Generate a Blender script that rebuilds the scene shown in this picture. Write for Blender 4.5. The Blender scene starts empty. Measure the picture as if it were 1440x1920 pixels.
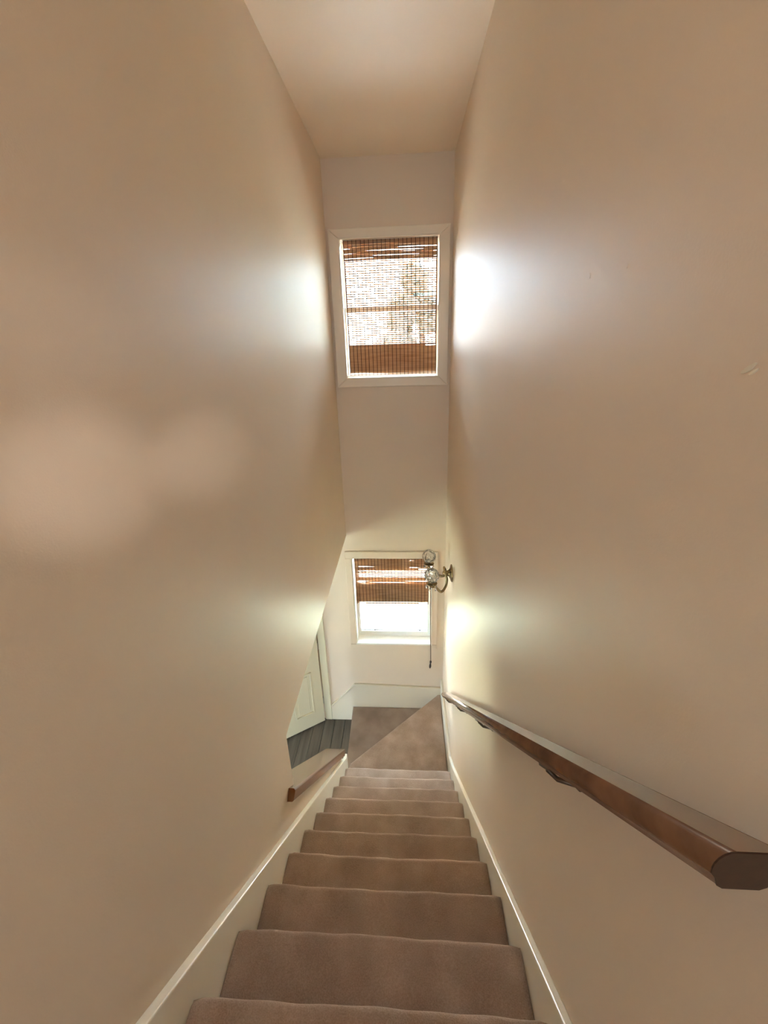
import bpy, bmesh, math, random
from mathutils import Vector, Matrix
random.seed(7)
S = bpy.context.scene
COL = S.collection

# ------------------------------------------------------------------ camera
cam_d = bpy.data.cameras.new('camera')
cam = bpy.data.objects.new('camera', cam_d)
COL.objects.link(cam)
S.camera = cam
YAW, PITCH, ROLL = math.radians(-3.62), math.radians(18.92), math.radians(-1.84)
CAM = Vector((0.5983, 0.0, 1.5992))
_f = Vector((math.sin(YAW) * math.cos(PITCH), math.cos(YAW) * math.cos(PITCH), -math.sin(PITCH)))
_r0 = Vector((math.cos(YAW), -math.sin(YAW), 0.0))
_u0 = _r0.cross(_f)
_r = math.cos(ROLL) * _r0 + math.sin(ROLL) * _u0
_u = -math.sin(ROLL) * _r0 + math.cos(ROLL) * _u0
cam.matrix_world = Matrix(((_r.x, _u.x, -_f.x, CAM.x), (_r.y, _u.y, -_f.y, CAM.y),
                           (_r.z, _u.z, -_f.z, CAM.z), (0, 0, 0, 1)))
cam_d.sensor_fit = 'VERTICAL'
cam_d.sensor_height = 36.0
cam_d.lens = 731.2 / 1920 * 36.0
cam_d.shift_y = -77.0 / 1920
cam_d.clip_start = 0.02

# ------------------------------------------------------------------ light
w = bpy.data.worlds.new('overcast_sky')
S.world = w
w.use_nodes = True
bg = w.node_tree.nodes['Background']
bg.inputs['Color'].default_value = (0.64, 0.83, 1.0, 1)
bg.inputs['Strength'].default_value = 5.5
sun_d = bpy.data.lights.new('sun', 'SUN')
sun_d.energy = 28.0
sun_d.angle = math.radians(1.5)
sun_d.color = (1.0, 0.95, 0.86)
sun = bpy.data.objects.new('sun', sun_d)
COL.objects.link(sun)
sun.rotation_euler = Vector((0.62, 0.10, -0.78)).to_track_quat('-Z', 'Y').to_euler()
sun.location = (-8, 2, 10)

vs = S.view_settings
vs.view_transform = 'Standard'
vs.look = 'None'
vs.gamma = 1.0
vs.use_curve_mapping = False
vs.exposure = 3.0
S.cycles.max_bounces = 14
S.cycles.diffuse_bounces = 8
S.cycles.glossy_bounces = 6
S.cycles.transmission_bounces = 10
S.cycles.transparent_max_bounces = 16
S.cycles.sample_clamp_indirect = 6.0
S.cycles.use_denoising = True


def portal(loc, rot, sx, sy):
    d = bpy.data.lights.new('window_portal', 'AREA')
    d.shape = 'RECTANGLE'
    d.size, d.size_y = sx, sy
    d.cycles.is_portal = True
    o = bpy.data.objects.new('window_portal', d)
    COL.objects.link(o)
    o.location = loc
    o.rotation_euler = rot
    return o


D = 3.347            # far wall plane
W = 0.96             # stair width between the walls
H = 2.824            # ceiling
R, G, Y0 = 0.21735, 0.20856, 0.49156   # riser, going, first nosing
ZC = -0.21           # underside of the wall over the opening / lower ceiling
ZF = -12 * R         # lower floor
TH = 0.16            # outside wall thickness
HX = math.radians(90)
portal((0.48, D + TH + 0.02, 1.795), (-HX, 0, 0), 0.80, 1.06)
portal((0.433, D + TH + 0.02, -0.98), (-HX, 0, 0), 0.83, 1.08)

# ------------------------------------------------------------------ materials


def newmat(name):
    m = bpy.data.materials.new(name)
    m.use_nodes = True
    nt = m.node_tree
    return m, nt, nt.nodes['Principled BSDF'], nt.nodes.new('ShaderNodeTexCoord')


def node(nt, t, **kw):
    n = nt.nodes.new(t)
    for k, v in kw.items():
        if k in n.inputs:
            n.inputs[k].default_value = v
        else:
            setattr(n, k, v)
    return n


def noise_mix(nt, co, c1, c2, scale, detail=4.0, lo=0.35, hi=0.65, stretch=None):
    src = co.outputs['Object']
    if stretch:
        mp = node(nt, 'ShaderNodeMapping')
        mp.inputs['Scale'].default_value = stretch
        nt.links.new(src, mp.inputs['Vector'])
        src = mp.outputs['Vector']
    n = node(nt, 'ShaderNodeTexNoise', Scale=scale, Detail=detail)
    nt.links.new(src, n.inputs['Vector'])
    r = node(nt, 'ShaderNodeValToRGB')
    r.color_ramp.elements[0].position = lo
    r.color_ramp.elements[1].position = hi
    r.color_ramp.elements[0].color = (*c1, 1)
    r.color_ramp.elements[1].color = (*c2, 1)
    nt.links.new(n.outputs['Fac'], r.inputs['Fac'])
    return r.outputs['Color'], n.outputs['Fac']


def bump(nt, b, fac, strength, dist):
    n = node(nt, 'ShaderNodeBump', Strength=strength, Distance=dist)
    nt.links.new(fac, n.inputs['Height'])
    nt.links.new(n.outputs['Normal'], b.inputs['Normal'])
    return n


def mat_paint(name, c, rough, spec=0.5, fine=0.25, wavy=0.0, scale=260.0):
    m, nt, b, co = newmat(name)
    c2 = tuple(x * 0.97 for x in c)
    col, _ = noise_mix(nt, co, c, c2, 1.7, 2.0)
    nt.links.new(col, b.inputs['Base Color'])
    b.inputs['Roughness'].default_value = rough
    b.inputs['Specular IOR Level'].default_value = spec
    n = node(nt, 'ShaderNodeTexNoise', Scale=scale, Detail=2.0)
    nt.links.new(co.outputs['Object'], n.inputs['Vector'])
    b1 = bump(nt, b, n.outputs['Fac'], fine, 0.001)
    if wavy:
        n2 = node(nt, 'ShaderNodeTexNoise', Scale=9.0, Detail=3.0)
        nt.links.new(co.outputs['Object'], n2.inputs['Vector'])
        b2 = node(nt, 'ShaderNodeBump', Strength=wavy, Distance=0.004)
        nt.links.new(n2.outputs['Fac'], b2.inputs['Height'])
        nt.links.new(b2.outputs['Normal'], b1.inputs['Normal'])
    return m


def mat_wood(name, c1, c2, rough, stretch, coat=0.0, scale=6.0, spec=0.5):
    m, nt, b, co = newmat(name)
    col, fac = noise_mix(nt, co, c1, c2, scale, 6.0, 0.3, 0.7, stretch)
    nt.links.new(col, b.inputs['Base Color'])
    b.inputs['Roughness'].default_value = rough
    b.inputs['Specular IOR Level'].default_value = spec
    b.inputs['Coat Weight'].default_value = coat
    b.inputs['Coat Roughness'].default_value = 0.12
    bump(nt, b, fac, 0.12, 0.002)
    return m


def mat_plain(name, c, rough, metallic=0.0, spec=0.5, var=0.9, scale=20.0):
    m, nt, b, co = newmat(name)
    col, _ = noise_mix(nt, co, c, tuple(x * var for x in c), scale)
    nt.links.new(col, b.inputs['Base Color'])
    b.inputs['Roughness'].default_value = rough
    b.inputs['Metallic'].default_value = metallic
    b.inputs['Specular IOR Level'].default_value = spec
    return m


M = {}
WALLC = (0.765, 0.635, 0.497)
M['wall'] = mat_paint('beige_satin_paint', WALLC, 0.50, 0.42, 0.22, 0.14)
M['wall_back'] = mat_paint('beige_paint_far', WALLC, 0.5, 0.4, 0.16, 0.1)
M['ceiling'] = mat_paint('beige_ceiling_paint', (0.88, 0.755, 0.61), 0.45, 0.4, 0.2, 0.1)
M['trim'] = mat_paint('cream_trim_paint', (0.86, 0.80, 0.66), 0.32, 0.5, 0.05, 0.0)
M['white'] = mat_paint('white_window_paint', (0.84, 0.83, 0.78), 0.35, 0.5, 0.03, 0.0)
M['casing'] = mat_paint('almond_casing_paint', (0.84, 0.74, 0.60), 0.35, 0.5, 0.05, 0.0)
M['skirt_far'] = mat_paint('beige_skirting_paint', (0.77, 0.68, 0.52), 0.4, 0.45, 0.05, 0.0)
M['door'] = mat_paint('cream_door_paint', (0.78, 0.72, 0.53), 0.35, 0.5, 0.05, 0.0)
M['rail'] = mat_wood('varnished_brown_wood', (0.10, 0.038, 0.015), (0.18, 0.074, 0.030), 0.26, (2.2, 0.35, 2.2), 0.6, 9.0)
M['end_grain_shaded'] = mat_wood('dark_shaded_end_grain', (0.030, 0.012, 0.006), (0.055, 0.022, 0.010), 0.4, (3, 3, 3), 0.0, 20.0)  # end grain colour, with the shade on the cut face put in
M['cap'] = mat_wood('varnished_amber_wood', (0.15, 0.06, 0.020), (0.25, 0.105, 0.036), 0.22, (2.2, 0.35, 2.2), 0.3, 9.0)
M['plank'] = mat_wood('dark_grey_brown_wood', (0.065, 0.052, 0.038), (0.15, 0.122, 0.092), 0.5, (3.0, 0.25, 1.0), 0.0, 8.0)
M['hall'] = mat_wood('hall_floor_wood', (0.20, 0.12, 0.06), (0.28, 0.17, 0.09), 0.5, (5.0, 0.4, 1.0), 0.0, 5.0)
M['brass'] = mat_plain('antique_brass', (0.30, 0.22, 0.115), 0.26, 1.0)
M['bronze'] = mat_plain('dark_bronze', (0.10, 0.065, 0.04), 0.4, 0.8)
M['steel'] = mat_plain('satin_nickel', (0.55, 0.53, 0.48), 0.3, 1.0)
M['grey'] = mat_plain('grey_latch', (0.22, 0.23, 0.24), 0.5)
M['cord'] = mat_plain('brown_cord', (0.16, 0.085, 0.04), 0.8)
M['dark'] = mat_plain('dark_tassel', (0.045, 0.03, 0.022), 0.6)
M['concrete'] = mat_plain('pale_concrete', (0.62, 0.60, 0.56), 0.9, 0.0, 0.2, 0.9, 3.0)
M['lawn'] = mat_plain('lawn_grass', (0.40, 0.46, 0.35), 0.9, 0.0, 0.2, 0.7, 5.0)
M['leaf_pale'] = mat_plain('pale_green_leaves', (0.36, 0.44, 0.24), 0.6, 0.0, 0.3, 0.7, 3.0)
M['leaf'] = mat_plain('green_leaves', (0.19, 0.21, 0.165), 0.6, 0.0, 0.3, 0.6, 3.0)
M['bark'] = mat_plain('tree_bark', (0.10, 0.07, 0.05), 0.9)
M['siding'] = mat_plain('pale_siding', (0.62, 0.58, 0.52), 0.8)
M['roof'] = mat_plain('grey_shingle', (0.42, 0.40, 0.38), 0.9)
M['socket'] = mat_plain('candle_socket', (0.75, 0.70, 0.6), 0.5)
M['chip'] = mat_plain('bare_plaster', (0.80, 0.72, 0.56), 0.7)


def mat_carpet(name, k):
    m, nt, b, co = newmat(name)
    n1 = node(nt, 'ShaderNodeTexNoise', Scale=6.0, Detail=3.0)
    n2 = node(nt, 'ShaderNodeTexNoise', Scale=320.0, Detail=2.0)
    for n in (n1, n2):
        nt.links.new(co.outputs['Object'], n.inputs['Vector'])
    mx = node(nt, 'ShaderNodeMix', data_type='FLOAT')
    mx.inputs[0].default_value = 0.45
    nt.links.new(n1.outputs['Fac'], mx.inputs[2])
    nt.links.new(n2.outputs['Fac'], mx.inputs[3])
    r = node(nt, 'ShaderNodeValToRGB')
    r.color_ramp.elements[0].position = 0.36
    r.color_ramp.elements[1].position = 0.66
    r.color_ramp.elements[0].color = (0.285 * k, 0.198 * k, 0.145 * k, 1)
    r.color_ramp.elements[1].color = (0.47 * k, 0.35 * k, 0.272 * k, 1)
    nt.links.new(mx.outputs[0], r.inputs['Fac'])
    nt.links.new(r.outputs['Color'], b.inputs['Base Color'])
    b.inputs['Roughness'].default_value = 0.95
    b.inputs['Specular IOR Level'].default_value = 0.1
    b.inputs['Sheen Weight'].default_value = 0.6
    b.inputs['Sheen Roughness'].default_value = 0.4
    b.inputs['Sheen Tint'].default_value = (0.9, 0.75, 0.6, 1)
    bump(nt, b, n2.outputs['Fac'], 0.6, 0.004)
    return m


M['carpet'] = mat_carpet('taupe_carpet', 1.08)
M['carpet_shaded'] = mat_carpet('taupe_carpet_shaded', 0.76)   # same carpet, darkened to put the lower winder's shade into its colour


def mat_bamboo(name, c1, c2, trans):
    m, nt, b, co = newmat(name)
    col, _ = noise_mix(nt, co, c1, c2, 14.0, 4.0, 0.3, 0.7, (0.4, 1.0, 6.0))
    nt.links.new(col, b.inputs['Base Color'])
    b.inputs['Roughness'].default_value = 0.55
    tr = node(nt, 'ShaderNodeBsdfTranslucent')
    nt.links.new(col, tr.inputs['Color'])
    mx = node(nt, 'ShaderNodeMixShader')
    mx.inputs['Fac'].default_value = trans
    nt.links.new(b.outputs['BSDF'], mx.inputs[1])
    nt.links.new(tr.outputs['BSDF'], mx.inputs[2])
    nt.links.new(mx.outputs['Shader'], nt.nodes['Material Output'].inputs['Surface'])
    return m


M['reed'] = mat_bamboo('bamboo_reed', (0.46, 0.26, 0.13), (0.64, 0.42, 0.25), 0.36)
M['thread'] = mat_bamboo('brown_thread', (0.09, 0.04, 0.018), (0.14, 0.065, 0.03), 0.05)
M['edging'] = mat_bamboo('orange_edging', (0.50, 0.24, 0.08), (0.62, 0.33, 0.13), 0.35)


def mat_pane():
    m, nt, b, co = newmat('window_glass')
    t = node(nt, 'ShaderNodeBsdfTransparent')
    g = node(nt, 'ShaderNodeBsdfGlossy', Roughness=0.02)
    f = node(nt, 'ShaderNodeFresnel', IOR=1.45)
    mx = node(nt, 'ShaderNodeMixShader')
    nt.links.new(f.outputs['Fac'], mx.inputs['Fac'])
    nt.links.new(t.outputs['BSDF'], mx.inputs[1])
    nt.links.new(g.outputs['BSDF'], mx.inputs[2])
    nt.links.new(mx.outputs['Shader'], nt.nodes['Material Output'].inputs['Surface'])
    return m


M['pane'] = mat_pane()


def mat_crystal():
    m, nt, b, co = newmat('cut_glass')
    b.inputs['Base Color'].default_value = (0.97, 0.96, 0.93, 1)
    b.inputs['Transmission Weight'].default_value = 0.92
    b.inputs['Roughness'].default_value = 0.08
    b.inputs['IOR'].default_value = 1.5
    v = node(nt, 'ShaderNodeTexVoronoi', Scale=34.0)
    nt.links.new(co.outputs['Object'], v.inputs['Vector'])
    bump(nt, b, v.outputs['Distance'], 0.6, 0.02)
    return m


M['crystal'] = mat_crystal()

# ------------------------------------------------------------------ mesh helpers


def link(name, bm, mat, parent=None, smooth=False, bevel=0.0, seg=2):
    bmesh.ops.recalc_face_normals(bm, faces=bm.faces)
    me = bpy.data.meshes.new(name)
    bm.to_mesh(me)
    bm.free()
    me.materials.append(M[mat])
    if smooth:
        for p in me.polygons:
            p.use_smooth = True
    o = bpy.data.objects.new(name, me)
    COL.objects.link(o)
    if parent:
        o.parent = parent
        o.matrix_parent_inverse = parent.matrix_world.inverted()
    if bevel:
        md = o.modifiers.new('bevel', 'BEVEL')
        md.width = bevel
        md.segments = seg
        md.limit_method = 'ANGLE'
        md.harden_normals = False
    return o


def empty(name, loc=(0, 0, 0)):
    o = bpy.data.objects.new(name, None)
    COL.objects.link(o)
    o.location = loc
    o.matrix_world = Matrix.Translation(loc)
    o.empty_display_size = 0.1
    return o


def tag(o, label=None, cat=None, group=None, kind=None):
    if label:
        o['label'] = label
    if cat:
        o['category'] = cat
    if group:
        o['group'] = group
    if kind:
        o['kind'] = kind
    return o


def struct(o):
    o['kind'] = 'structure'
    return o


def box(bm, x0, x1, y0, y1, z0, z1):
    vs_ = [bm.verts.new(p) for p in ((x0, y0, z0), (x1, y0, z0), (x1, y1, z0), (x0, y1, z0),
                                     (x0, y0, z1), (x1, y0, z1), (x1, y1, z1), (x0, y1, z1))]
    for f in ((0, 3, 2, 1), (4, 5, 6, 7), (0, 1, 5, 4), (1, 2, 6, 5), (2, 3, 7, 6), (3, 0, 4, 7)):
        bm.faces.new([vs_[i] for i in f])


def bx(name, x0, x1, y0, y1, z0, z1, mat, parent=None, bevel=0.0):
    bm = bmesh.new()
    box(bm, x0, x1, y0, y1, z0, z1)
    return link(name, bm, mat, parent, bevel=bevel)


def prism(bm, pts, d, flip=False):
    """extrude polygon of 3-D points by vector d"""
    d = Vector(d)
    a = [bm.verts.new(p) for p in pts]
    b = [bm.verts.new(Vector(p) + d) for p in pts]
    n = len(pts)
    bm.faces.new(a)
    bm.faces.new(list(reversed(b)))
    for i in range(n):
        bm.faces.new((a[i], b[i], b[(i + 1) % n], a[(i + 1) % n]))


def tube(bm, pts, rad, seg=10):
    pts = [Vector(p) for p in pts]
    rads = rad if isinstance(rad, (list, tuple)) else [rad] * len(pts)
    rings = []
    prev = None
    for i, p in enumerate(pts):
        t = (pts[min(i + 1, len(pts) - 1)] - pts[max(i - 1, 0)]).normalized()
        if prev is None:
            prev = t.orthogonal().normalized()
        n = (prev - t * prev.dot(t)).normalized()
        prev = n
        b = t.cross(n)
        rings.append([bm.verts.new(p + rads[i] * (math.cos(a) * n + math.sin(a) * b))
                      for a in (2 * math.pi * k / seg for k in range(seg))])
    for i in range(len(rings) - 1):
        for k in range(seg):
            bm.faces.new((rings[i][k], rings[i][(k + 1) % seg], rings[i + 1][(k + 1) % seg], rings[i + 1][k]))
    bm.faces.new(list(reversed(rings[0])))
    bm.faces.new(rings[-1])


def lathe(bm, prof, origin, axis=(0, 0, 1), seg=24):
    """prof: list of (radius, height along axis)"""
    ax = Vector(axis).normalized()
    n = ax.orthogonal().normalized()
    b = ax.cross(n)
    o = Vector(origin)
    rings = []
    for r, h in prof:
        r = max(r, 1e-4)
        rings.append([bm.verts.new(o + ax * h + r * (math.cos(a) * n + math.sin(a) * b))
                      for a in (2 * math.pi * k / seg for k in range(seg))])
    for i in range(len(rings) - 1):
        for k in range(seg):
            bm.faces.new((rings[i][k], rings[i][(k + 1) % seg], rings[i + 1][(k + 1) % seg], rings[i + 1][k]))
    bm.faces.new(list(reversed(rings[0])))
    bm.faces.new(rings[-1])


def wall_xz(name, x0, x1, z0, z1, y0, y1, holes, mat):
    """wall slab in the xz plane with rectangular holes and reveals"""
    xs = sorted({x0, x1, *[h[0] for h in holes], *[h[1] for h in holes]})
    zs = sorted({z0, z1, *[h[2] for h in holes], *[h[3] for h in holes]})

    def hole(cx, cz):
        return any(h[0] < cx < h[1] and h[2] < cz < h[3] for h in holes)
    bm = bmesh.new()
    vd = {}

    def v(x, y, z):
        k = (round(x, 5), round(y, 5), round(z, 5))
        if k not in vd:
            vd[k] = bm.verts.new(k)
        return vd[k]
    solid = {}
    for i in range(len(xs) - 1):
        for j in range(len(zs) - 1):
            solid[i, j] = not hole((xs[i] + xs[i + 1]) / 2, (zs[j] + zs[j + 1]) / 2)
    for (i, j), s in solid.items():
        if not s:
            continue
        a, b, c, d = xs[i], xs[i + 1], zs[j], zs[j + 1]
        bm.faces.new((v(a, y0, c), v(b, y0, c), v(b, y0, d), v(a, y0, d)))
        bm.faces.new((v(a, y1, c), v(a, y1, d), v(b, y1, d), v(b, y1, c)))
        if not solid.get((i - 1, j)):
            bm.faces.new((v(a, y0, c), v(a, y0, d), v(a, y1, d), v(a, y1, c)))
        if not solid.get((i + 1, j)):
            bm.faces.new((v(b, y0, c), v(b, y1, c), v(b, y1, d), v(b, y0, d)))
        if not solid.get((i, j - 1)):
            bm.faces.new((v(a, y0, c), v(a, y1, c), v(b, y1, c), v(b, y0, c)))
        if not solid.get((i, j + 1)):
            bm.faces.new((v(a, y0, d), v(b, y0, d), v(b, y1, d), v(a, y1, d)))
    return struct(link(name, bm, mat))


# ------------------------------------------------------------------ structure
YB = -2.6            # back of the upper hall
XL = -3.3            # far side of the lower room


def zcap(y):         # top of the sloping wooden cap on the half wall
    return -0.476 - 1.16 * (y - 1.274)


WIN1 = (0.100, 0.862, 1.280, 2.310)
WIN2 = (0.036, 0.830, -1.503, -0.457)
DOOR = (-1.19, -0.385, ZF, -0.56)
wall_xz('wall_far', XL - 0.15, 1.12, ZF - 0.15, H + 0.12, D, D + TH, [WIN1, WIN2, DOOR], 'wall_back')

LT = 0.125           # thickness of the left wall
bm = bmesh.new()
YH = 1.342
pts = [(-LT, YB, ZF - 0.1), (-LT, 2.405, ZF - 0.1), (-LT, 2.405, zcap(2.405) - 0.07), (-LT, YH, zcap(YH) - 0.07),
       (-LT, YH, ZC), (-LT, D, ZC), (-LT, D, H + 0.1), (-LT, YB, H + 0.1)]
prism(bm, pts, (LT, 0, 0))
struct(link('wall_left', bm, 'wall', bevel=0.006))
wr = struct(bx('wall_right', W, W + 0.15, YB, D, ZF - 0.15, H + 0.1, 'wall'))
ADDED_WIN3 = (0.28, 0.68, 1.2, 2.2)  # unseen hall window, added to bring in fill light
wall_xz('wall_back', -LT, W, -0.1, H + 0.1, YB - 0.15, YB, [ADDED_WIN3], 'wall_back')
struct(bx('ceiling', -LT - 0.05, W + 0.1, YB - 0.1, D + 0.05, H, H + 0.1, 'ceiling'))
# unseen fill lamp added on the hall ceiling, behind the camera
ceil_o = bpy.data.objects['ceiling']
bm = bmesh.new()
lathe(bm, [(0.17, 0), (0.17, -0.025), (0.15, -0.03)], (0.48, -0.45, H), (0, 0, 1), 28)
link('fill_lamp_pan', bm, 'white', ceil_o)
ld = bpy.data.lights.new('fill_lamp', 'AREA')
ld.shape = 'DISK'
ld.size = 0.28
ld.energy = 0.55
ld.color = (1.0, 0.88, 0.74)
lo = bpy.data.objects.new('fill_lamp', ld)
COL.objects.link(lo)
lo.location = (0.48, -0.45, H - 0.034)
# unseen spots added behind the camera for soft light patches on the left wall
for sy, sz, aim, ang_, pw_ in ((-0.42, 1.75, (0, 0.66, 1.365), 14.0, 3.4), (-0.42, 1.60, (0, 1.10, 1.28), 11.5, 4.2), (-0.42, 1.90, (0, 0.64, 1.63), 13.0, 0.9)):
    bm = bmesh.new()
    p_ = Vector((W - 0.07, sy, sz))
    d_ = (Vector(aim) - p_).normalized()
    lathe(bm, [(0.022, -0.06), (0.03, -0.05), (0.034, 0.03), (0.028, 0.03), (0.024, -0.02)], p_, d_, 16)
    tube(bm, [p_ - d_ * 0.03, (W, sy, sz)], 0.006, 8)
    link('added_spot_head', bm, 'white', wr)
    sd = bpy.data.lights.new('added_spot', 'SPOT')
    sd.energy = pw_
    sd.spot_size = math.radians(ang_)
    sd.spot_blend = 1.0
    sd.shadow_soft_size = 0.02
    sd.color = (1.0, 0.93, 0.90)
    so = bpy.data.objects.new('added_spot', sd)
    COL.objects.link(so)
    so.location = p_ + d_ * 0.035
    so.rotation_euler = d_.to_track_quat('-Z', 'Y').to_euler()
# lower room, seen through the opening below the left wall
YN = -2.6
struct(bx('ceiling', XL, -LT, YN, D, ZC, ZC + 0.12, 'ceiling'))
ADDED_WIN5 = (-0.80, -0.22, -2.2, -0.5)  # unseen window added to throw light across the lower room
wall_xz('wall_near', XL - 0.15, -LT, ZF - 0.1, ZC + 0.12, YN - 0.15, YN, [ADDED_WIN5], 'wall_back')
portal((-0.51, YN - 0.17, -1.35), (HX, 0, 0), 0.58, 1.7)
# left side wall of the lower room; unseen glazed opening added to light it
WY0, WY1, WZ0, WZ1 = 0.9, 2.0, -2.3, -0.7
bm = bmesh.new()
box(bm, XL - 0.15, XL, YN, WY0, ZF - 0.1, ZC + 0.12)
box(bm, XL - 0.15, XL, WY1, D, ZF - 0.1, ZC + 0.12)
box(bm, XL - 0.15, XL, WY0, WY1, ZF - 0.1, WZ0)
box(bm, XL - 0.15, XL, WY0, WY1, WZ1, ZC + 0.12)
struct(link('wall_side', bm, 'wall_back'))
portal((XL - 0.17, (WY0 + WY1) / 2, (WZ0 + WZ1) / 2), (0, HX, math.pi), 1.6, 1.1).rotation_euler = \
    Vector((1, 0, 0)).to_track_quat('-Z', 'Y').to_euler()
portal((0.48, YB - 0.17, 1.7), (HX, 0, 0), 0.40, 1.0)

# lower floor: a base and the boards on it
fl = struct(bx('floor', XL, W, YN, D, ZF - 0.12, ZF - 0.02, 'plank'))
x = -2.75
k = 0
pw = 0.118
base_mesh = None
while x < -0.06:
    bm = bmesh.new()
    x1 = min(x + pw - 0.004, -0.03)
    yc = 0.5 + ((k * 0.61) % 1.9) + 0.4
    for a, b in ((-2.6, yc - 0.0015), (yc + 0.0015, D)):
        bm2 = bmesh.new()
        box(bm2, x, x1, a, b, ZF - 0.02, ZF + random.uniform(-0.0012, 0.0))
        link('floor_board', bm2, 'plank', fl, bevel=0.0015)
    bm.free()
    x += pw
    k += 1
struct(bx('floor', -LT, W, YB, Y0 - G - 0.03, -0.05, R - 0.005, 'hall'))

# dark closet behind the door that stands ajar
bm = bmesh.new()
ya, yb = D + TH, D + TH + 0.9
box(bm, -1.5, -1.4, ya, yb, ZF - 0.1, -0.3)
box(bm, -0.30, -0.20, ya, yb, ZF - 0.1, -0.3)
box(bm, -1.5, -0.2, yb, yb + 0.1, ZF - 0.1, -0.3)
box(bm, -1.5, -0.2, ya, yb, -0.4, -0.3)
box(bm, -1.5, -0.2, ya, yb, ZF - 0.12, ZF)
struct(link('wall_closet', bm, 'wall_back'))

# skirting boards ----------------------------------------------------
SK = 0.027
bm = bmesh.new()
zs = lambda y: 0.221 - 1.049 * (y - 0.377)
pts = [(0, -0.02, zs(-0.02)), (0, 2.425, zs(2.425)), (0, 2.47, zs(2.425) - 0.01), (0, 2.47, ZF), (0, 2.2, ZF), (0, -0.02, -0.2)]
prism(bm, pts, (SK, 0, 0))
struct(link('baseboard_left', bm, 'trim', bevel=0.004))
bm = bmesh.new()
zr = lambda y: 0.112 - 1.034 * (y - 0.45)
pts = [(W, -0.02, zr(-0.02)), (W, 2.318, zr(2.318)), (W, 2.50, -1.975), (W, D, -1.985), (W, D, ZF), (W, 2.2, ZF), (W, -0.02, -0.2)]
prism(bm, pts, (-0.022, 0, 0))
struct(link('baseboard_right', bm, 'trim', bevel=0.004))
bm = bmesh.new()
pts = [(-0.308, D, -2.394), (-0.022, D, -2.066), (0.06, D, -2.062), (W - 0.02, D, -2.095), (W - 0.02, D, ZF), (-0.308, D, ZF)]
prism(bm, pts, (0, -0.018, 0))
b = struct(link('baseboard_far', bm, 'skirt_far', bevel=0.004))
bm = bmesh.new()
pts = [(-0.308, D, -2.394), (-0.022, D, -2.066), (0.06, D, -2.062), (W - 0.02, D, -2.095),
       (W - 0.02, D, -2.115), (0.06, D, -2.083), (-0.030, D, -2.087), (-0.308, D, -2.414)]
prism(bm, pts, (0, -0.026, 0))
link('cap_moulding', bm, 'skirt_far', b, bevel=0.006)

# ------------------------------------------------------------------ windows


def frame4(name, x0, x1, z0, z1, wl, wr_, wb, wt, y0, y1, mat, parent, bevel=0.003, names=None):
    """four mitred members: outer rectangle x0..x1, z0..z1 and member widths"""
    o = [(x0, z0), (x1, z0), (x1, z1), (x0, z1)]
    i = [(x0 + wl, z0 + wb), (x1 - wr_, z0 + wb), (x1 - wr_, z1 - wt), (x0 + wl, z1 - wt)]
    out = []
    for k in range(4):
        q = (k + 1) % 4
        bm = bmesh.new()
        prism(bm, [(o[k][0], y0, o[k][1]), (o[q][0], y0, o[q][1]), (i[q][0], y0, i[q][1]), (i[k][0], y0, i[k][1])],
              (0, y1 - y0, 0))
        out.append(link(name, bm, mat, parent, bevel=bevel))
    return out


w1 = struct(empty('window_1', (0.48, D, 1.28)))
frame4('casing', 0.019, 0.940, 1.206, 2.379, 0.081, 0.078, 0.074, 0.069, D - 0.022, D, 'casing', w1, 0.006)
frame4('casing_bead', 0.094, 0.868, 1.274, 2.316, 0.012, 0.012, 0.012, 0.012, D - 0.028, D + 0.01, 'casing', w1, 0.003)
frame4('jamb_liner', 0.100, 0.862, 1.280, 2.310, 0.004, 0.004, 0.004, 0.004, D + 0.01, D + TH, 'white', w1, 0.001)
frame4('sash', 0.104, 0.858, 1.796, 2.306, 0.012, 0.012, 0.035, 0.03, D + 0.085, D + 0.115, 'white', w1)
frame4('sash', 0.104, 0.858, 1.284, 1.832, 0.012, 0.012, 0.014, 0.035, D + 0.055, D + 0.085, 'white', w1)
bx('pane', 0.114, 0.848, D + 0.098, D + 0.102, 1.829, 2.278, 'pane', w1)
bx('pane', 0.114, 0.848, D + 0.068, D + 0.072, 1.296, 1.799, 'pane', w1)

w2 = struct(empty('window_2', (0.433, D, -1.503)))
bm = bmesh.new()
box(bm, -0.028, 0.888, D - 0.016, D, -0.457, -0.380)
link('casing_head', bm, 'wall_back', w2, bevel=0.004)
bx('casing_side', -0.028, 0.036, D - 0.016, D, -1.503, -0.457, 'wall_back', w2, 0.004)
bx('casing_side', 0.830, 0.888, D - 0.016, D, -1.503, -0.457, 'wall_back', w2, 0.004)
bx('apron', -0.028, 0.888, D - 0.014, D, -1.565, -1.512, 'wall_back', w2, 0.004)
bx('sill', 0.030, 0.836, D - 0.012, D + 0.13, -1.520, -1.496, 'white', w2, 0.004)
frame4('jamb_liner', 0.036, 0.830, -1.503, -0.457, 0.008, 0.008, 0.004, 0.008, D + 0.002, D + TH, 'white', w2, 0.001)
frame4('sash', 0.044, 0.822, -1.499, -0.93, 0.03, 0.03, 0.062, 0.035, D + 0.105, D + 0.135, 'white', w2, 0.004)
frame4('sash', 0.044, 0.822, -0.965, -0.465, 0.03, 0.03, 0.035, 0.04, D + 0.136, D + 0.156, 'white', w2, 0.004)
bx('pane', 0.072, 0.794, D + 0.118, D + 0.122, -1.44, -0.962, 'pane', w2)
bx('pane', 0.072, 0.794, D + 0.144, D + 0.148, -0.932, -0.502, 'pane', w2)
bx('screen_rail', 0.074, 0.792, D + 0.124, D + 0.134, -1.437, -1.429, 'grey', w2, 0.001)
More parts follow.
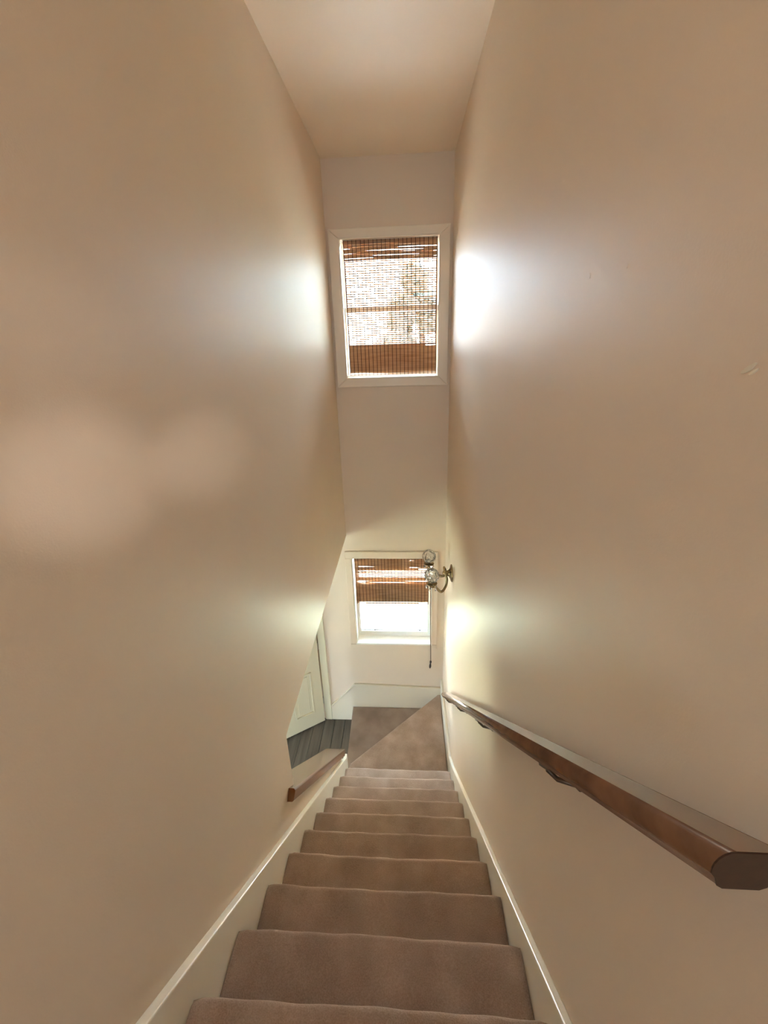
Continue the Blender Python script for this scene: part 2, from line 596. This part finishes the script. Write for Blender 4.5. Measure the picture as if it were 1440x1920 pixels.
for lx in (0.225, 0.715):
    bm = bmesh.new()
    lathe(bm, [(0.009, 0), (0.009, 0.004), (0.006, 0.007), (0.006, 0.018), (0.004, 0.021)], (lx, D + 0.116, -1.428), (0, -0.5, 1), 10)
    link('latch', bm, 'grey', w2)

w3 = struct(empty('added_window_3', (0.48, YB, 0.95)))
frame4('sash', 0.28, 0.68, 1.2, 2.2, 0.05, 0.05, 0.05, 0.05, YB - 0.10, YB - 0.06, 'white', w3)
bx('mullion', 0.28, 0.68, YB - 0.10, YB - 0.06, 1.63, 1.67, 'white', w3)
bx('pane', 0.325, 0.635, YB - 0.082, YB - 0.078, 1.245, 2.155, 'pane', w3)
w4 = struct(empty('added_window_4', (XL, 1.9, WZ0)))
bm = bmesh.new()
for a, b_, c, d in ((WY0, WY0 + 0.06, WZ0, WZ1), (WY1 - 0.06, WY1, WZ0, WZ1), (1.43, 1.47, WZ0, WZ1)):
    box(bm, XL - 0.1, XL - 0.05, a, b_, c, d)
box(bm, XL - 0.099, XL - 0.051, WY0, WY1, WZ0, WZ0 + 0.06)
box(bm, XL - 0.099, XL - 0.051, WY0, WY1, WZ1 - 0.06, WZ1)
link('sash', bm, 'white', w4)
bx('pane', XL - 0.077, XL - 0.073, WY0 + 0.05, WY1 - 0.05, WZ0 + 0.05, WZ1 - 0.05, 'pane', w4)

# ------------------------------------------------------------------ door ajar in the lower room
w5 = struct(empty('added_window_5', (-0.51, -2.6, -2.2)))
frame4('sash', -0.80, -0.22, -2.2, -0.5, 0.05, 0.05, 0.05, 0.05, -2.7, -2.66, 'white', w5)
bx('mullion', -0.75, -0.27, -2.7, -2.66, -1.37, -1.33, 'white', w5)
bx('pane', -0.755, -0.265, -2.682, -2.678, -2.155, -0.545, 'pane', w5)
d1 = struct(empty('door_1', (-0.388, D, ZF)))
bx('casing', -0.385, -0.309, D - 0.02, D, ZF, -0.49, 'door', d1, 0.004)
bx('casing', -1.266, -1.19, D - 0.02, D, ZF, -0.49, 'door', d1, 0.004)
bx('casing_head', -1.19, -0.385, D - 0.02, D, -0.56, -0.49, 'door', d1, 0.004)
ang = math.atan2(-0.24, -0.402)
DM = Matrix.Translation((-0.398, D - 0.006, 0)) @ Matrix.Rotation(ang, 4, 'Z')
DT = 0.036


def dpart(name, boxes, mat, bevel=0.0):
    bm = bmesh.new()
    for b_ in boxes:
        box(bm, *b_)
    bm.transform(DM)
    return link(name, bm, mat, d1, bevel=bevel)


DW = 0.775
dz0, dz1 = ZF + 0.012, -0.57
# in door space: x along the leaf from the hinge, +y is the side that faces the stairs
dpart('leaf', [(0.012, DW, 0.0, DT, dz0, dz1)], 'door', 0.002)
for (u0, u1) in ((0.115, 0.34), (0.43, 0.66)):
    for (za, zb) in ((dz0 + 0.20, dz0 + 0.78), (dz0 + 0.92, dz0 + 1.72)):
        m_ = 0.02
        dpart('panel_moulding', [(u0, u1, DT, DT + 0.016, za, za + m_), (u0, u1, DT, DT + 0.016, zb - m_, zb),
                                 (u0, u0 + m_, DT, DT + 0.016, za, zb), (u1 - m_, u1, DT, DT + 0.016, za, zb)], 'door', 0.004)
        dpart('raised_panel', [(u0 + 0.045, u1 - 0.045, DT, DT + 0.006, za + 0.045, zb - 0.045)], 'door', 0.005)
for hz in (-1.53, -2.30, -0.75):
    bm = bmesh.new()
    lathe(bm, [(0.007, 0), (0.008, 0.002), (0.008, 0.088), (0.007, 0.09)], (-0.392, D - 0.028, hz - 0.045), (0, 0, 1), 12)
    hg = link('hinge', bm, 'steel', d1)
bm = bmesh.new()
lathe(bm, [(0.028, 0), (0.028, 0.006), (0.011, 0.010), (0.011, 0.03), (0.024, 0.036), (0.029, 0.05), (0.024, 0.064), (0.006, 0.068)],
      (DW - 0.07, DT, dz0 + 0.93), (0, 1, 0), 20)
bm.transform(DM)
link('knob', bm, 'steel', d1, smooth=True)

# ------------------------------------------------------------------ staircase
st = empty('staircase', (W / 2, Y0, ZF))
tag(st, 'steep taupe carpeted staircase going down between the beige walls to two winder steps', 'staircase')
XS0, XS1 = SK + 0.001, W - 0.024


def step_mesh(y_back, y_nose, ztop, zbot, seed):
    rnd = random.Random(seed)
    prof = [(y_back, zbot), (y_back, ztop - 0.004), (y_back + 0.02, ztop), ((y_back + y_nose) / 2, ztop)]
    rr = 0.019
    for k in range(8):
        a = math.pi / 2 - k * (math.pi * 0.95) / 7
        prof.append((y_nose - rr + rr * math.cos(a), ztop - rr + rr * math.sin(a)))
    prof += [(y_nose - 0.026, ztop - 2 * rr - 0.004), (y_nose - 0.026, zbot)]
    nx = 36
    bm = bmesh.new()
    rings = []
    ph = [rnd.uniform(0, 6.28) for _ in range(4)]
    for i in range(nx + 1):
        t = i / nx
        x_ = XS0 + (XS1 - XS0) * t
        e = min(t, 1 - t) * (XS1 - XS0)
        drop = 0.008 * max(0, 1 - e / 0.018) ** 2
        wav = 0.0013 * math.sin(7 * t + ph[0]) + 0.0008 * math.sin(19 * t + ph[1]) + 0.0008 * math.sin(41 * t + ph[2])
        ring = []
        for j, (yy, zz) in enumerate(prof):
            k_ = 1.0 if 4 <= j <= 11 else (0.4 if j == 3 else 0.0)
            ring.append(bm.verts.new((x_, yy + k_ * wav * 0.8 - k_ * drop * 0.7, zz + k_ * wav - (drop if j in (1, 2, 3, 4, 5, 6) else 0))))
        rings.append(ring)
    n = len(prof)
    for i in range(nx):
        for j in range(n):
            bm.faces.new((rings[i][j], rings[i][(j + 1) % n], rings[i + 1][(j + 1) % n], rings[i + 1][j]))
    bm.faces.new(rings[0])
    bm.faces.new(list(reversed(rings[-1])))
    return bm


for i in range(-1, 10):
    yn = Y0 + i * G
    link('carpeted_step', step_mesh(yn - G - 0.024, yn, -i * R, -(i + 1) * R + 0.001, i + 5), 'carpet', st, smooth=True)


def winder(pts, ztop, zbot, name, mat='carpet'):
    bm = bmesh.new()
    a = [bm.verts.new((p[0], p[1], zbot)) for p in pts]
    f = bm.faces.new(a)
    r = bmesh.ops.extrude_face_region(bm, geom=[f])
    vs_ = [g for g in r['geom'] if isinstance(g, bmesh.types.BMVert)]
    for v_ in vs_:
        v_.co.z = ztop
    top_edges = [e for e in bm.edges if all(abs(v_.co.z - ztop) < 1e-5 for v_ in e.verts)]
    bmesh.ops.bevel(bm, geom=top_edges, offset=0.016, segments=4, affect='EDGES', profile=0.5)
    return link(name, bm, mat, st)


y9 = Y0 + 9 * G - 0.024
winder([(XS0, y9), (XS1, y9), (XS1, D - 0.028), (XS1 - 0.03, D - 0.030), (XS0, 2.545), (XS0, 2.5)], -10 * R, -11 * R + 0.001, 'winder_step')
winder([(-0.033, 2.475), (XS1, 2.475), (XS1, D - 0.019), (-0.055, D - 0.019), (-0.045, 3.0)], -11 * R, ZF + 0.001, 'winder_step', 'carpet_shaded')

# ------------------------------------------------------------------ wooden cap on the half wall
cp = empty('half_wall_cap', (0, YH, zcap(YH)))
tag(cp, 'amber varnished wooden cap sloping along the low wall at the lower left of the stairs', 'rail')
slope = math.atan(1.16)
prof = []
xa, xb, th = -0.145, 0.034, 0.052
for (cx_, cz_, a0, a1) in ((xb - 0.012, -0.012, 90, 0), (xb - 0.012, -th + 0.010, 0, -90), (xa + 0.012, -th + 0.010, -90, -180), (xa + 0.012, -0.012, 180, 90)):
    for k in range(5):
        a = math.radians(a0 + (a1 - a0) * k / 4)
        prof.append((cx_ + (0.012 if cz_ > -0.02 else 0.010) * math.cos(a), cz_ + (0.012 if cz_ > -0.02 else 0.010) * math.sin(a)))
bm = bmesh.new()
axis = Vector((0, math.cos(slope), -math.sin(slope)))
nrm = Vector((0, math.sin(slope), math.cos(slope)))
rings = []
ya_, yb_ = 1.274, 2.415
for k, yy in enumerate((ya_, 1.35, 1.7, 2.1, yb_ - 0.02, yb_ - 0.005, yb_)):
    sc_ = 1.0 if k < 5 else (0.96 if k == 5 else 0.86)
    o = Vector((0, yy, zcap(yy)))
    mx_ = (xa + xb) / 2
    rings.append([bm.verts.new(o + Vector((mx_ + (p[0] - mx_) * sc_, 0, 0)) + nrm * ((p[1] + th / 2) * sc_ - th / 2)) for p in prof])
# notch: where the full wall stands only the narrow nosing in front of the wall continues
n = len(prof)
for k in (0,):
    for v_ in rings[0]:
        if v_.co.x < 0.002:
            v_.co.x = 0.002
    for v_ in rings[1]:
        pass
for i in range(len(rings) - 1):
    for j in range(n):
        bm.faces.new((rings[i][j], rings[i][(j + 1) % n], rings[i + 1][(j + 1) % n], rings[i + 1][j]))
bm.faces.new(rings[0])
bm.faces.new(list(reversed(rings[-1])))
link('cap_board', bm, 'cap', cp, bevel=0.0)

# ------------------------------------------------------------------ handrail on the right wall
hr = empty('handrail', (0.90, 0.24, 1.13))
tag(hr, 'long varnished brown wooden handrail fixed along the right wall above the stairs', 'handrail')
RS = -(1.155 + 1.328) / (2.594 - 0.235)


def zrail(y):
    return 1.155 + RS * (y - 0.235)


ra = Vector((0, 1, RS)).normalized()
rn = Vector((0, -ra.z, ra.y))
xi, xo = 0.872, 0.936
prof = []
for (cx_, cz_, r_, a0, a1) in ((xo - 0.006, -0.006, 0.006, 0, 90), (xi + 0.016, -0.016, 0.016, 90, 200)):
    for k in range(7):
        a = math.radians(a0 + (a1 - a0) * k / 6)
        prof.append((cx_ + r_ * math.cos(a), cz_ + r_ * math.sin(a)))
prof += [(xi + 0.006, -0.026), (xi + 0.009, -0.033), (xi + 0.015, -0.036), (xo - 0.016, -0.036), (xo - 0.010, -0.033), (xo - 0.008, -0.024), (xo, -0.018)]
bm = bmesh.new()
p0, p1 = Vector((0, 0.235, zrail(0.235))), Vector((0, 2.61, zrail(2.61)))
rings = [[bm.verts.new(p + Vector((q[0], 0, q[1] / ra.y))) for q in prof] for p in (p0, p1)]
n = len(prof)
for j in range(n):
    bm.faces.new((rings[0][j], rings[0][(j + 1) % n], rings[1][(j + 1) % n], rings[1][j]))
bm.faces.new(rings[0])
bm.faces.new(list(reversed(rings[1])))
bm_e = bmesh.new()
prism(bm_e, [p0 + Vector((q[0], 0, q[1] / ra.y)) for q in prof], (0, -0.0015, 0))
link('end_grain_shaded', bm_e, 'end_grain_shaded', hr)['label'] = 'dark, shade-toned sawn end of the handrail'
o = link('rail', bm, 'rail', hr)
for p in o.data.polygons:
    p.use_smooth = len(p.vertices) == 4 and p.area < 2.61 * 0.03
for (ys, zsd) in ((0.635, 0.655), (1.317, -0.062), (1.915, -0.695), (2.50, -1.30)):
    zb = zrail(ys) - 0.036 / ra.y
    bm = bmesh.new()
    sad = Vector((0.905, ys, zb))
    prism(bm, [sad + ra * a + Vector((b_, 0, 0)) for a, b_ in ((-0.03, -0.011), (0.03, -0.011), (0.03, 0.011), (-0.03, 0.011))], rn * -0.010)
    br = link('bracket', bm, 'bronze', hr, bevel=0.001)
    bm = bmesh.new()
    tube(bm, [sad - rn * 0.003, sad + Vector((0.002, -0.004, -0.018)), sad + Vector((0.018, -0.02, -0.022)), Vector((W - 0.008, ys - 0.042, zb - 0.004))], [0.0055, 0.0055, 0.0055, 0.0055], 8)
    link('bracket_arm', bm, 'bronze', br, smooth=True)
    bm = bmesh.new()
    lathe(bm, [(0.012, 0), (0.012, 0.003), (0.009, 0.006), (0.006, 0.009)], (W - 0.0005, ys - 0.042, zb - 0.004), (-1, 0, 0), 16)
    link('wall_plate', bm, 'bronze', br)

# ------------------------------------------------------------------ bamboo shades


def reeds(x0, x1, z0, z1, y, pitch, h, seed, skip=0.0, sag=0.0, t=0.0022):
    rnd = random.Random(seed)
    bm = bmesh.new()
    z = z1
    nseg = 8
    while z - h > z0:
        hh = h * rnd.uniform(0.85, 1.06)
        ph, am = rnd.uniform(0, 6.28), rnd.uniform(0.2, 1.0) * sag
        i0 = 0 if rnd.random() > skip else rnd.randint(0, 3)
        i1 = nseg if rnd.random() > skip else rnd.randint(5, nseg)
        prev = None
        for i in range(i0, i1 + 1):
            xx = x0 + (x1 - x0) * i / nseg
            dz = am * math.sin(ph + i * 0.8)
            cur = [bm.verts.new((xx, y + a, z - b_ + dz)) for a, b_ in ((-t / 2, 0.0), (t / 2, 0.0), (t / 2, hh), (-t / 2, hh))]
            if prev:
                for k in range(4):
                    bm.faces.new((prev[k], prev[(k + 1) % 4], cur[(k + 1) % 4], cur[k]))
            else:
                bm.faces.new(cur)
            prev = cur
        bm.faces.new(list(reversed(prev)))
        z -= pitch * rnd.uniform(0.93, 1.07)
    return bm


def shade(label, x0, x1, ztop, zval, zhem, zbot, y, seed, closed, vpitch=0.0086):
    s = empty('bamboo_shade', ((x0 + x1) / 2, y, ztop))
    tag(s, label, 'window shade', 'woven bamboo shades over the stairwell windows')
    bx('head_rail', x0, x1, y - 0.010, y + 0.012, ztop - 0.022, ztop, 'reed', s)
    o = link('valance', reeds(x0, x1, zval, ztop - 0.004, y - 0.014, vpitch, 0.0090, seed, 0.03, 0.0030), 'reed', s)
    o['kind'] = 'stuff'
    o = link('open_weave', reeds(x0 + 0.006, x1 - 0.006, zbot + 0.02, ztop - 0.004, y, 0.0165, closed, seed + 1, 0.05, 0.001), 'reed', s)
    o['kind'] = 'stuff'
    o = link('folded_hem', reeds(x0, x1, zbot + 0.016, zhem, y - 0.012, 0.0064, 0.0080, seed + 2, 0.02, 0.0002), 'reed', s)
    o['kind'] = 'stuff'
    o = link('folded_hem', reeds(x0, x1, zbot, zbot + 0.018, y - 0.012, 0.0085, 0.0080, seed + 3, 0.1, 0.0006), 'reed', s)
    o['kind'] = 'stuff'
    bm = bmesh.new()
    nth = 22
    for i in range(nth + 1):
        xx = x0 + 0.006 + (x1 - x0 - 0.012) * i / nth
        xx += random.uniform(-0.002, 0.002)
        box(bm, xx - 0.0026, xx + 0.0026, y - 0.0205, y - 0.0160, zval, ztop)
        box(bm, xx - 0.0026, xx + 0.0026, y - 0.0035, y - 0.0012, zhem - 0.01, zval + 0.01)
        box(bm, xx - 0.0026, xx + 0.0026, y - 0.0175, y - 0.0135, zbot, zhem)
    o = link('weaving_thread', bm, 'thread', s)
    o['kind'] = 'stuff'
    for a, b_ in ((x0, x0 + 0.011), (x1 - 0.011, x1)):
        bx('edge_binding', a, b_, y - 0.003, y + 0.003, zhem - 0.01, zval + 0.005, 'edging', s)
    return s


s1 = shade('woven bamboo shade fully lowered over the high upper window', 0.124, 0.848, 2.304, 2.155, 1.546, 1.299, D + 0.036, 11, 0.0095)
s2 = shade('shorter woven bamboo shade half raised on the lower window beside the sconce', 0.058, 0.800, -0.460, -0.603, -0.772, -1.015, D + 0.036, 31, 0.0157, 0.0096)
s1['label'] = 'woven bamboo shade fully lowered over the high upper window'
del s1['group'], s2['group']
bm = bmesh.new()
tube(bm, [(0.708, D + 0.012, 2.135), (0.716, D + 0.010, 2.118), (0.710, D + 0.010, 2.108), (0.724, D + 0.010, 2.100), (0.722, D + 0.010, 2.086)], 0.004, 6)
link('cord_knot', bm, 'dark', s1)
bm = bmesh.new()
tube(bm, [(0.803, D + 0.018, -0.47), (0.812, D - 0.022, -0.60), (0.818, D - 0.026, -0.9), (0.821, D - 0.028, -1.3), (0.825, D - 0.030, -1.70)], 0.0042, 6)
link('pull_cord', bm, 'cord', s2)
bm = bmesh.new()
lathe(bm, [(0.003, 0), (0.010, -0.008), (0.011, -0.025), (0.006, -0.035), (0.008, -0.045), (0.012, -0.075), (0.009, -0.098)], (0.826, D - 0.030, -1.70), (0.08, 0, 1), 10)
link('tassel', bm, 'dark', s2, smooth=True)

# ------------------------------------------------------------------ crystal wall sconce
sc = empty('wall_sconce', (W, 2.81, -0.27))
tag(sc, 'brass two arm wall sconce with clear cut glass globes beside the lower window', 'wall lamp')
PX = W - 0.001
bm = bmesh.new()
lathe(bm, [(0.072, 0), (0.074, 0.005), (0.066, 0.012), (0.045, 0.018), (0.034, 0.024), (0.024, 0.034), (0.020, 0.05), (0.024, 0.062), (0.016, 0.075), (0.004, 0.080)],
      (PX, 2.81, -0.27), (-1, 0, 0), 28)
link('back_plate', bm, 'brass', sc, smooth=True)
GR = 0.060
for gi, (gc, sg) in enumerate(((Vector((0.780, 2.636, -0.177)), -1), (Vector((0.780, 2.999, -0.226)), 1))):
    hub = Vector((PX - 0.058, 2.81, -0.27))
    cup = gc + Vector((0, 0, -GR - 0.012))
    pts = []
    P = [hub, hub + Vector((-0.005, sg * 0.03, 0.035)), hub + Vector((0.01, sg * 0.055, -0.02)), hub + Vector((0.0, sg * 0.075, -0.075)),
         hub + Vector((-0.04, sg * 0.115, -0.10)), Vector((cup.x + 0.03, cup.y - sg * 0.03, cup.z - 0.055)), Vector((cup.x, cup.y, cup.z - 0.03)), cup]
    # Catmull-Rom through the control points
    Q = [P[0]] + P + [P[-1]]
    for i in range(1, len(Q) - 2):
        for k in range(6):
            t = k / 6
            a, b_, c, d = Q[i - 1], Q[i], Q[i + 1], Q[i + 2]
            pts.append(0.5 * ((2 * b_) + (-a + c) * t + (2 * a - 5 * b_ + 4 * c - d) * t * t + (-a + 3 * b_ - 3 * c + d) * t ** 3))
    pts.append(cup)
    bm = bmesh.new()
    tube(bm, pts, 0.0105, 10)
    arm = link('arm', bm, 'brass', sc, smooth=True)
    bm = bmesh.new()
    lathe(bm, [(0.004, -0.03), (0.012, -0.026), (0.016, -0.012), (0.040, -0.004), (0.044, 0.002), (0.038, 0.004), (0.018, 0.008), (0.018, 0.016)], cup, (0, 0, 1), 20)
    link('bobeche', bm, 'brass', arm, smooth=True)
    bm = bmesh.new()
    lathe(bm, [(0.011, 0.0), (0.011, 0.045), (0.009, 0.05)], cup + Vector((0, 0, 0.012)), (0, 0, 1), 12)
    link('candle_socket', bm, 'socket', arm)
    bm = bmesh.new()
    # cut glass globe: shell with facets, open below
    outer, inner = [], []
    nz, nr = 9, 14
    prof_o = [(GR * math.sin(a), -GR * math.cos(a)) for a in (0.42 + (math.pi - 0.42) * k / nz for k in range(nz + 1))]
    prof_i = [(r_ * 0.85, h_ * 0.85) for r_, h_ in prof_o]
    loop = prof_o + list(reversed(prof_i))
    rings = []
    for r_, h_ in loop:
        rings.append([bm.verts.new(gc + Vector((max(r_, 3e-4) * math.cos(a), max(r_, 3e-4) * math.sin(a), h_))) for a in (2 * math.pi * k / nr for k in range(nr))])
    for i in range(len(rings)):
        q = (i + 1) % len(rings)
        for k in range(nr):
            bm.faces.new((rings[i][k], rings[i][(k + 1) % nr], rings[q][(k + 1) % nr], rings[q][k]))
    gl = link('glass_globe', bm, 'crystal', sc)
    for k in range(5):
        a = 2 * math.pi * k / 5 + 0.5
        top = cup + Vector((0.040 * math.cos(a), 0.040 * math.sin(a), 0.0))
        bm = bmesh.new()
        lathe(bm, [(0.001, 0.0), (0.005, -0.006), (0.005, -0.010), (0.001, -0.016), (0.004, -0.020), (0.010, -0.034), (0.007, -0.046), (0.0005, -0.054)], top, (0, 0, 1), 6)
        link('crystal_drop', bm, 'crystal', sc)

# ------------------------------------------------------------------ small dents in the right wall


def chip(y, z, ly, lz, rot, mat='chip'):
    bm = bmesh.new()
    n_ = 12
    ca, sa = math.cos(rot), math.sin(rot)
    ring = []
    for k in range(n_):
        a = 2 * math.pi * k / n_
        rr = random.uniform(0.75, 1.1)
        u_, v_ = ly * rr * math.cos(a), lz * rr * math.sin(a)
        ring.append((W + 0.001, y + u_ * ca - v_ * sa, z + u_ * sa + v_ * ca))
    prism(bm, ring, (-0.0022, 0, 0))
    return link('paint_chip', bm, mat, wr, bevel=0.0007)


chip(0.4445, 1.556, 0.010, 0.0035, math.radians(-35))
chip(0.438, 1.553, 0.007, 0.002, math.radians(-35))
chip(0.866, 1.700, 0.002, 0.006, 0, 'wall')
chip(0.729, 1.697, 0.0015, 0.005, 0, 'wall')

# ------------------------------------------------------------------ outside
struct(bx('lawn', -6, 8, D + TH, 6.2, ZF - 0.4, ZF - 0.25, 'lawn'))
struct(bx('sky_blocker', -0.8, 1.8, D + TH, D + TH + 1.2, 0.25, 0.36, 'white'))  # unseen overhang, added to keep high sky light off the lower window
struct(bx('driveway', -8, 10, 6.2, 15.0, ZF - 0.4, ZF - 0.25, 'concrete'))
struct(bx('lawn', -25, 25, 15.0, 40, ZF - 0.4, ZF - 0.25, 'lawn'))
struct(bx('lawn', -25, XL - 0.6, -10, D + TH, ZF - 0.4, ZF - 0.25, 'lawn'))


def tree(x, y, zg, h, rad, n, label, leaf='leaf', lo=0.4):
    t = empty('tree', (x, y, zg))
    tag(t, label, 'tree')
    bm = bmesh.new()
    tube(bm, [(x, y, zg), (x + 0.1, y, zg + h * 0.3), (x, y + 0.1, zg + h * 0.75)], [0.2, 0.14, 0.06], 8)
    link('trunk', bm, 'bark', t, smooth=True)
    bm = bmesh.new()
    rnd = random.Random(int(x * 10) + 3)
    blobs = [(Vector((x + rnd.uniform(-1, 1) * rad * 0.7, y + rnd.uniform(-1, 1) * rad * 0.7, zg + h * rnd.uniform(lo, 0.95))), rad * rnd.uniform(0.35, 0.6)) for _ in range(10)]
    for _ in range(n):
        c, r_ = rnd.choice(blobs)
        d = Vector((rnd.gauss(0, 1), rnd.gauss(0, 1), rnd.gauss(0, 1))).normalized()
        p = c + d * r_ * rnd.uniform(0.5, 1.0)
        a = Vector((rnd.gauss(0, 1), rnd.gauss(0, 1), rnd.gauss(0, 1))).normalized()
        b_ = a.orthogonal().normalized()
        s_ = rnd.uniform(0.09, 0.17)
        bm.faces.new([bm.verts.new(p + q) for q in (a * s_, b_ * s_ * 0.55, -a * s_, -b_ * s_ * 0.55)])
    o_ = link('foliage', bm, leaf, t)
    o_['kind'] = 'stuff'


tree(0.95, 9.0, ZF - 0.25, 6.3, 0.75, 3000, 'slender leafy tree straight outside the upper window', 'leaf', 0.55)
tree(6.2, 14.0, ZF - 0.25, 7.5, 2.4, 6000, 'broad pale green tree farther off to the right outside', 'leaf_pale')
hs = empty('neighbour_house', (-2.0, 17.0, ZF - 0.25))
tag(hs, 'pale house with a gabled roof standing beyond the driveway outside', 'house')
bx('wall', -7, 3.4, 16.0, 22.0, ZF - 0.25, 0.6, 'siding', hs)
bm = bmesh.new()
prism(bm, [(-7.4, 15.6, 0.6), (3.8, 15.6, 0.6), (3.8, 19, 3.0), (-7.4, 19, 3.0)], (0, 0, 0.12))
prism(bm, [(-7.4, 22.4, 0.6), (3.8, 22.4, 0.6), (3.8, 19, 3.0), (-7.4, 19, 3.0)], (0, 0, 0.12))
link('roof', bm, 'roof', hs)
